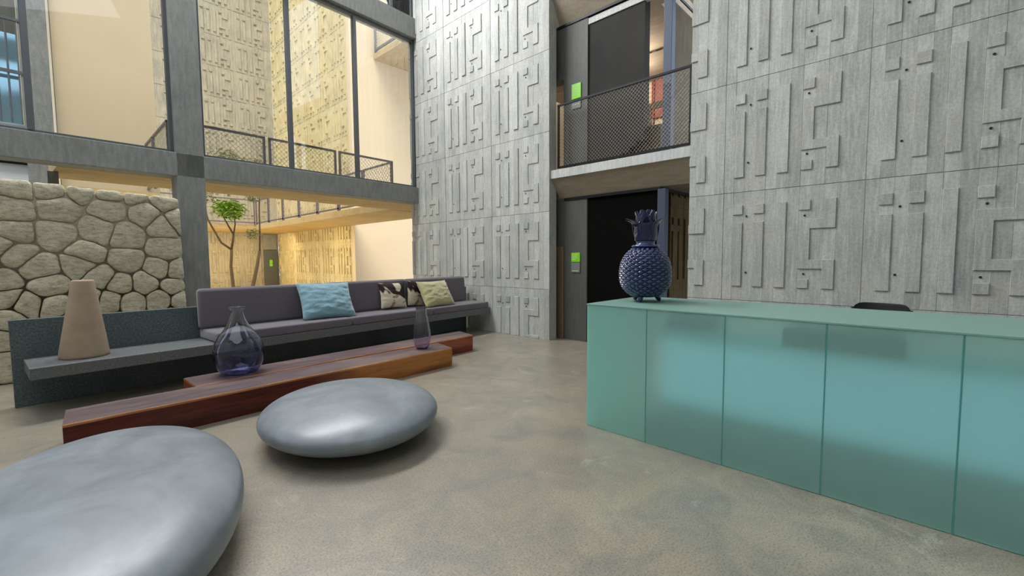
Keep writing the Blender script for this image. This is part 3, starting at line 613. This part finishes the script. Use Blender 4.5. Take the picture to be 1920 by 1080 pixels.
for i in range(3):
    cushion('seat_cushion', us[i+1]-us[i]-0.012, 0.66, 0.125, sl[i], 'seat cushions on the stone bench', us[i], -0.355, 0.50, r=0.025)
e = [1.60, 3.30, 4.85, LB - 0.16]
for i in range(3):
    cushion('back_cushion', e[i+1]-e[i]-0.006, 0.14, 0.52, bl[i], 'back cushions on the stone bench', e[i], -0.085, 0.62, tilt=-0.05, r=0.05)
def pillow(name, size, hs, thick, mt, label, loc, lean, yaw, roll=0.0, seed=1, wr=0.012, pinch=0.10):
    n = 36; b = MB(); vs = []
    for side in (1, -1):
        for j in range(n+1):
            for i in range(n+1):
                u, v = 2*i/n-1, 2*j/n-1
                k = 1 - pinch*(1 - abs(v)**2) * abs(u)**1.5 * 0.6; k2 = 1 - pinch*(1 - abs(u)**2) * abs(v)**1.5 * 0.6
                x, z = u*size/2*k, v*hs/2*k2
                h = max(0, (1-u**4))**0.55 * max(0, (1-v**4))**0.55
                y = side * h * thick/2 * (0.82 + 0.18*math.cos(u*1.5)*math.cos(v*1.5))
                y += side * min(1, h*2.2) * wr * (noise.noise(Vector((x*7+seed, z*16, side*3+seed))) + 0.6*noise.noise(Vector((x*18, z*34+seed, side))))
                vs.append((x, y, z))
    N = (n+1)*(n+1)
    fs = []
    for s_ in (0, 1):
        for j in range(n):
            for i in range(n):
                q = [s_*N + j*(n+1)+i, s_*N + j*(n+1)+i+1, s_*N + (j+1)*(n+1)+i+1, s_*N + (j+1)*(n+1)+i]
                fs.append(tuple(q) if s_ else tuple(reversed(q)))
    b.add(vs, fs); o = b.build(name, mt, smooth=True, fix=False)
    bm = bmesh.new(); bm.from_mesh(o.data); bmesh.ops.remove_doubles(bm, verts=bm.verts, dist=0.0005); bm.to_mesh(o.data); bm.free()
    o.rotation_euler = (Matrix.Rotation(yaw, 3, 'Z') @ Matrix.Rotation(lean, 3, 'X') @ Matrix.Rotation(roll, 3, 'Y')).to_euler()
    o.location = loc; return tag(o, label, 'pillow', 'throw pillows on the bench')
pillow('throw_pillow', 0.80, 0.60, 0.20, m_blue, 'light blue velvet throw pillow, biggest pillow on the bench', (2.92, 6.64, 0.89), -0.52, BA - 0.10, 0.02, 2)
pillow('throw_pillow', 0.48, 0.46, 0.14, m_cow, 'brown and cream cowhide throw pillow on the bench', (4.18, 6.84, 0.87), -0.28, BA - 0.20, 0.02, 5, 0.006)
pillow('throw_pillow', 0.46, 0.46, 0.12, m_cow, 'dark side of a cowhide pillow tucked behind the yellow pillow', (4.72, 6.90, 0.86), -0.16, BA + 0.1, 0.15, 15, 0.006)
pillow('throw_pillow', 0.74, 0.53, 0.19, m_yellow, 'pale yellow green velvet throw pillow towards the relief wall', (5.02, 6.72, 0.86), -0.52, BA + 0.05, 0.0, 9)

# clay cone
o = MB(); prof = [(0.190, 0), (0.198, 0.01), (0.200, 0.03)] + [(0.200 - (0.200-0.090)*t, 0.03 + 0.77*t) for t in (0.2, 0.4, 0.6, 0.8, 0.985)] + [(0.088, 0.80), (0.080, 0.805)]
o.lathe(prof, 64); o.v = [(x + 0.035*z/0.8*0.7, y - 0.02*z, z + (0.0)) for x, y, z in o.v]
o = o.build('clay_cone', m_clay, smooth=True, loc=(*bw(0.50, -0.33)[:2], 0.50)); tag(o, 'tall beige clay cone with flat top standing on the stone bench', 'sculpture')

# ------------------------------------------------------------------ low timber tables
def beam(name, quad, h, label, side, top, seed):
    ox, oy = quad[0]; R = random.Random(seed); root = empty(name, (ox, oy, 0), label=label, cat='low table', group='timber beam tables')
    q = [(x-ox, y-oy) for x, y in quad]; N = 40
    def edge(a, c_, t, amp, s): return (a[0]+(c_[0]-a[0])*t, a[1]+(c_[1]-a[1])*t + amp*noise.noise(Vector((t*6, s, 0))))
    f0 = [edge(q[0], q[1], i/N, 0.012, 1) for i in range(N+1)]; k0 = [edge(q[3], q[2], i/N, 0.008, 5) for i in range(N+1)]
    b = MB(); vs = []; rows = []
    for i in range(N+1):
        t = i/N; fx, fy = f0[i]; kx, ky = k0[i]
        w1 = 0.010*noise.noise(Vector((t*9, 2, seed))); 
        rows.append([(fx, fy+0.012, 0.0), (fx, fy + w1, h*0.35), (fx, fy + w1*0.6, h*0.7), (fx, fy, h-0.022), (kx, ky, h-0.022), (kx, ky, 0.0)])
    for r_ in rows: vs += r_
    n = 6; fs = [(i*n+k, i*n+(k+1) % n, (i+1)*n+(k+1) % n, (i+1)*n+k) for i in range(N) for k in range(n)] + [tuple(range(n)), tuple(N*n + k for k in range(n-1, -1, -1))]
    b.add(vs, fs); b.build('body', side, root)
    b = MB(); vs = []
    for i in range(N+1):
        fx, fy = f0[i]; kx, ky = k0[i]; vs += [(fx, fy, h-0.022), (kx, ky, h-0.022), (kx, ky-0.006, h-0.004), (kx, ky-0.010, h), (fx, fy+0.008, h), (fx, fy+0.002, h-0.006)]
    fs = []; mi = []
    for i in range(N):
        for k in range(n): fs.append((i*n+k, i*n+(k+1) % n, (i+1)*n+(k+1) % n, (i+1)*n+k)); mi.append(0 if k == 3 else 1)
    fs += [tuple(range(n)), tuple(N*n + k for k in range(n-1, -1, -1))]; mi += [1, 1]
    b.add(vs, fs); b.m = mi; b.build('top_board', [top, m_sap], root)
    return root
beam('timber_beam_table', [(0.03, 4.735), (3.87, 4.83), (3.95, 5.27), (0.06, 5.22)], 0.26, 'long low red hardwood beam table nearest the grey pebble seats', m_wood, m_woodtop, 1)
beam('timber_beam_table', [(0.97, 5.245), (4.76, 5.40), (4.85, 5.86), (0.95, 5.70)], 0.26, 'long low red hardwood beam table set behind and beside the bench', m_wood2, m_woodtop, 2)

# vases
def vase(name, prof, mt, label, loc, n=64, ribs=0, parts=True):
    outer = [(r, z) for r, z in prof]; inner = [(max(r-0.006, 0.004), z + (0.012 if i == 0 else 0)) for i, (r, z) in enumerate(prof)]
    full = outer + inner[::-1]
    b = MB(); b.lathe(full, n)
    if ribs:
        b.v = [(x*(1+0.018*math.cos(ribs*math.atan2(y, x))), y*(1+0.018*math.cos(ribs*math.atan2(y, x))), z) for x, y, z in b.v]
    root = b.build(name, mt, smooth=True, loc=loc); 
    sd = root.modifiers.new('sub', 'SUBSURF'); sd.levels = 1; sd.render_levels = 1
    return tag(root, label, 'vase')
k = 0.00567
prof = [(0.130, 0.0), (0.175, 0.012), (0.205, 0.06), (0.235, 0.125), (0.248, 0.20), (0.247, 0.27), (0.232, 0.34), (0.195, 0.41), (0.143, 0.475), (0.105, 0.535), (0.082, 0.59), (0.068, 0.635), (0.057, 0.675), (0.060, 0.70), (0.076, 0.722), (0.084, 0.732)]
vase('bottle_vase', prof, m_vase, 'big round bellied glass bottle vase tinted violet blue at the base', (1.42, 5.48, 0.261))
prof = [(0.070, 0.0), (0.090, 0.02), (0.112, 0.09), (0.122, 0.17), (0.118, 0.25), (0.103, 0.34), (0.085, 0.43), (0.073, 0.50), (0.072, 0.55), (0.078, 0.585)]
vase('ribbed_vase', prof, m_vase2, 'slim ribbed lilac glass vase at the end of the front timber beam', (3.55, 5.09, 0.261), n=96, ribs=16)

# pebble poufs
def pouf(c_, a, b_, h, th, ez, label):
    n, mrow = 96, 48; b = MB(); vs = []
    for j in range(1, mrow):
        ph = PI * j / mrow; cz = math.cos(ph); sr = math.sin(ph)
        z = math.copysign(abs(cz)**ez[0], cz) * h; rr = abs(sr)**ez[1]
        for i in range(n):
            t = 2*PI*i/n
            vs.append((a*rr*math.cos(t)*(1+0.03*math.cos(t)), b_*rr*math.sin(t), z*(1.0)))
    fs = [(j*n+i, j*n+(i+1) % n, (j+1)*n+(i+1) % n, (j+1)*n+i) for j in range(mrow-2) for i in range(n)]
    vs += [(0,0,h), (0,0,-h)]; L = len(vs)
    fs += [(L-2, (i+1) % n, i) for i in range(n)] + [(L-1, (mrow-2)*n+i, (mrow-2)*n+(i+1) % n) for i in range(n)]
    b.add(vs, fs); o = b.build('pebble_seat', m_pouf, smooth=True, loc=(c_[0], c_[1], h)); o.rotation_euler.z = th
    return tag(o, label, 'pouf', 'smooth cement pebble seats')
pouf((1.778, 3.618), 0.815, 0.723, 0.188, -1.872, (0.92, 0.95), 'smooth grey cement pebble seat, wholly in view beside the timber beams')
pouf((0.108, 3.045), 0.672, 1.135, 0.212, 15.495, (0.78, 0.86), 'smooth grey cement pebble seat cut off at the picture corner')

# ------------------------------------------------------------------ reception desk
DX, DB, DH = 3.285, 4.28, 1.10
desk = empty('reception_desk', (DX, 2.20, 0), label='long frosted aqua glass reception desk facing the lobby', cat='desk')
ys = [0.0, -0.568, -1.160, -1.752, -2.344, -2.936, -3.53, -4.12, -4.72]
for i in range(8):
    b = MB(); b.box((0, ys[i+1] + 0.004, 0.004), (0.012, ys[i] - 0.004, DH - 0.014)); b.build('front_glass_panel', m_frost, desk, bevel=0.002, seg=1)
    if i:
        b = MB(); b.box((0.001, ys[i] - 0.0035, 0.004), (0.014, ys[i] + 0.0035, DH - 0.014)); b.build('glass_joint', m_edge, desk)
b = MB(); b.box((0.014, -0.012, 0.004), (DB - DX, 0.0, DH - 0.014)); b.build('end_glass_panel', m_frost, desk, bevel=0.002, seg=1)
b = MB(); b.box((-0.004, ys[-1], DH - 0.013), (DB - DX, 0.0, DH)); b.build('glass_top', m_frosttop, desk, bevel=0.002, seg=1)
for i in range(1, 8):
    desk_fill = lamp('desk_glow_fill', 'AREA', (0.295, (ys[i] + ys[i+1])/2, 0.56), (-1, 0, 0), 0.16, (0.55, 0.74, 1.0), shape='RECTANGLE', size=0.66, size_y=0.52); desk_fill.parent = desk  # added fills behind the glass panels to imitate their blue glow
b = MB(); b.box((0.06, ys[-1], 0.0), (0.55, -0.56, 0.19)); b.build('plinth', m_innerdark, desk, bevel=0.01)
b = MB(); b.box((0.30, ys[-1], 0.24), (0.34, -0.60, 0.92)); b.build('inner_board', m_innerwhite, desk, bevel=0.01)
b = MB(); b.box((0.11, -1.02, 0.93), (0.5, -0.68, 1.03)); b.build('drawer_unit', m_innerdark, desk, bevel=0.01)
b = MB(); b.box((0.35, ys[-1], 0.70), (DB - DX - 0.05, -0.62, 0.74)); b.build('worktop', m_innerwhite, desk, bevel=0.004)
b = MB(); b.box((0.045, -2.12, 0.90), (0.22, -1.50, 1.03)); b.build('cable_box', m_innerdark, desk, bevel=0.02)

# ceramic pineapple
pr_ = empty('ceramic_pineapple', (3.78, 1.90, DH), 0.3, label='cobalt blue glazed ceramic pineapple jar standing on the reception desk', cat='ornament')
SCZ = 1.0
def prof_r(t):      # t 0..1 bottom to top
    return 0.218 * (max(0.0, 1 - abs(2*t - 0.86)**2.5 / (1.14**2.5 if t > 0.43 else 0.86**2.5) * (0.80 if t > 0.43 else 0.72)))**0.62
b = MB(); NU, NV = 288, 170; NC, NR = 18, 11; vs = []; hs = []
for j in range(NV+1):
    t = j/NV; r0 = prof_r(t)
    for i in range(NU):
        a = 2*PI*i/NU
        # diagonal lattice coordinates
        p = NC*a/(2*PI); q = NR*t
        u1 = (p + q) % 1.0 - 0.5; v1 = (p - q) % 1.0 - 0.5
        dia = max(abs(u1), abs(v1))*2       # 0 centre .. 1 edge
        h = max(0.0, 1 - dia**2.4)
        up = 0.5 + 0.5*(u1 - v1)            # scale tilts out towards its top
        hh = h * (0.6 + 0.5*up)
        hs.append(h)
        r = r0 + 0.020*hh*min(1, r0/0.12)
        vs.append((r*math.cos(a), r*math.sin(a), 0.045 + 0.455*t + 0.003*hh))
fs = []; mi = []
for j in range(NV):
    for i in range(NU):
        q4 = (j*NU+i, j*NU+(i+1) % NU, (j+1)*NU+(i+1) % NU, (j+1)*NU+i); fs.append(q4); mi.append(1 if sum(hs[x] for x in q4)/4 > 0.62 else 0)
fs.append(tuple(range(NU-1, -1, -1))); mi.append(0); fs.append(tuple(NV*NU + i for i in range(NU))); mi.append(0)
b.add(vs, fs); b.m = mi; b.build('body', [m_ceramic, m_ceramic2], pr_, smooth=True)
b = MB(); b.lathe([(0.075, 0.495), (0.118, 0.497), (0.124, 0.506), (0.118, 0.515), (0.085, 0.519), (0.078, 0.535), (0.085, 0.55), (0.06, 0.555)], 48); b.build('lid_rim', m_ceramic2, pr_, smooth=True)
for k in range(3):
    a = 2*PI*k/3 + 0.9; b = MB(); c_, s_ = math.cos(a), math.sin(a)
    b.tube([(0.085*c_, 0.085*s_, 0.075), (0.118*c_, 0.118*s_, 0.04), (0.128*c_, 0.128*s_, 0.02), (0.130*c_, 0.130*s_, 0.004)], [0.022, 0.024, 0.021, 0.012], 10); b.build('foot', m_ceramic, pr_, smooth=True)
b = MB()
def leaf(b, a, z0, r0, L, W, curl, tipr):
    c_, s_ = math.cos(a), math.sin(a); n = 9; vs = []
    for side in (1, -1):
        for i in range(n+1):
            t = i/n; z = z0 + L*(t if t < 0.8 else t - (t-0.8)*0.5*curl); r = r0 + 0.012*math.sin(t*PI) + tipr*max(0, t-0.55)**2*4
            w = W*(0.72 + 0.5*math.sin(t*PI*0.8)) * (1 - max(0, t-0.55)**1.6*2.7)
            w = max(w, 0.003)
            for e in (-1, -0.5, 0, 0.5, 1):
                rr = r - (0.010*(e*e)) - (0.006 if side < 0 else 0) + 0.0
                vs.append((rr*c_ - w*e*s_, rr*s_ + w*e*c_, z))
    N = (n+1)*5; fs = []
    for sd in (0, 1):
        for i in range(n):
            for k in range(4):
                q = (sd*N + i*5+k, sd*N + i*5+k+1, sd*N + (i+1)*5+k+1, sd*N + (i+1)*5+k); fs.append(q if sd == 0 else q[::-1])
    for i in range(n): fs += [(i*5, (i+1)*5, N+(i+1)*5, N+i*5), (N+i*5+4, N+(i+1)*5+4, (i+1)*5+4, i*5+4)]
    b.add(vs, fs)
for k in range(6): leaf(b, 2*PI*k/6 + 0.2, 0.555, 0.092, 0.215, 0.060, 0.9, 0.15)
for k in range(7): leaf(b, 2*PI*k/7 + 0.5, 0.565, 0.074, 0.262, 0.048, 0.3, 0.04)
for k in range(5): leaf(b, 2*PI*k/5, 0.565, 0.045, 0.275, 0.035, 0.2, 0.02)
b.lathe([(0.05, 0.55), (0.075, 0.60), (0.075, 0.72), (0.04, 0.76)], 24)
b.build('leaf_crown', m_ceramic, pr_, smooth=True)

# office chair behind the desk
ch = empty('office_chair', (5.02, 0.34, 0), math.radians(170), label='black office chair with only its backrest top showing above the desk', cat='chair')
b = MB(); N = 16; vs = []
for sd in (0, 1):
    for j in range(N+1):
        for i in range(N+1):
            u, v = 2*i/N-1, j/N
            y = u*0.215*(1 - 0.12*max(0, 0.3-v)) * (1 if v < 0.9 else (1 - (v-0.9)*1.2)); z = 0.52 + v*0.575 - 0.02*(1-abs(u)**6)*(v > 0.97) - 0.045*(abs(u)**8)*(v > 0.9)
            vs.append((-0.20 + 0.05*u*u - 0.03*v + sd*0.04, y, z))
M_ = (N+1)*(N+1); fs = []
for sd in (0, 1):
    for j in range(N):
        for i in range(N):
            q = (sd*M_+j*(N+1)+i, sd*M_+j*(N+1)+i+1, sd*M_+(j+1)*(N+1)+i+1, sd*M_+(j+1)*(N+1)+i); fs.append(q)
for i in range(N):
    fs += [(i, i+1, M_+i+1, M_+i), (N*(N+1)+i, N*(N+1)+i+1, M_+N*(N+1)+i+1, M_+N*(N+1)+i), (i*(N+1), (i+1)*(N+1), M_+(i+1)*(N+1), M_+i*(N+1)), (i*(N+1)+N, (i+1)*(N+1)+N, M_+(i+1)*(N+1)+N, M_+i*(N+1)+N)]
b.add(vs, fs); b.build('backrest', m_chair, ch, smooth=True, bevel=0.008)
b = MB(); b.box((-0.20, -0.24, 0.44), (0.26, 0.24, 0.52)); b.build('seat', m_chair, ch, bevel=0.03, seg=3)
b = MB(); b.tube([(-0.06, 0, 0.45), (-0.16, 0, 0.45), (-0.20, 0, 0.60)], [0.02, 0.02, 0.018], 8); b.build('back_bracket', m_steel, ch)
b = MB(); b.tube([(0, 0, 0.09), (0, 0, 0.44)], [0.028, 0.028], 12); b.build('gas_column', m_steel, ch, smooth=True)
for k in range(5):
    a = 2*PI*k/5; b = MB(); b.tube([(0.02*math.cos(a), 0.02*math.sin(a), 0.12), (0.29*math.cos(a), 0.29*math.sin(a), 0.075)], [0.022, 0.014], 8); leg = b.build('leg', m_steel, ch)
    b = MB(); b.tube([(0.29*math.cos(a) - 0.02*math.sin(a), 0.29*math.sin(a) + 0.02*math.cos(a), 0.03), (0.29*math.cos(a) + 0.02*math.sin(a), 0.29*math.sin(a) - 0.02*math.cos(a), 0.03)], [0.03, 0.03], 12); b.build('castor', m_steel, leg)
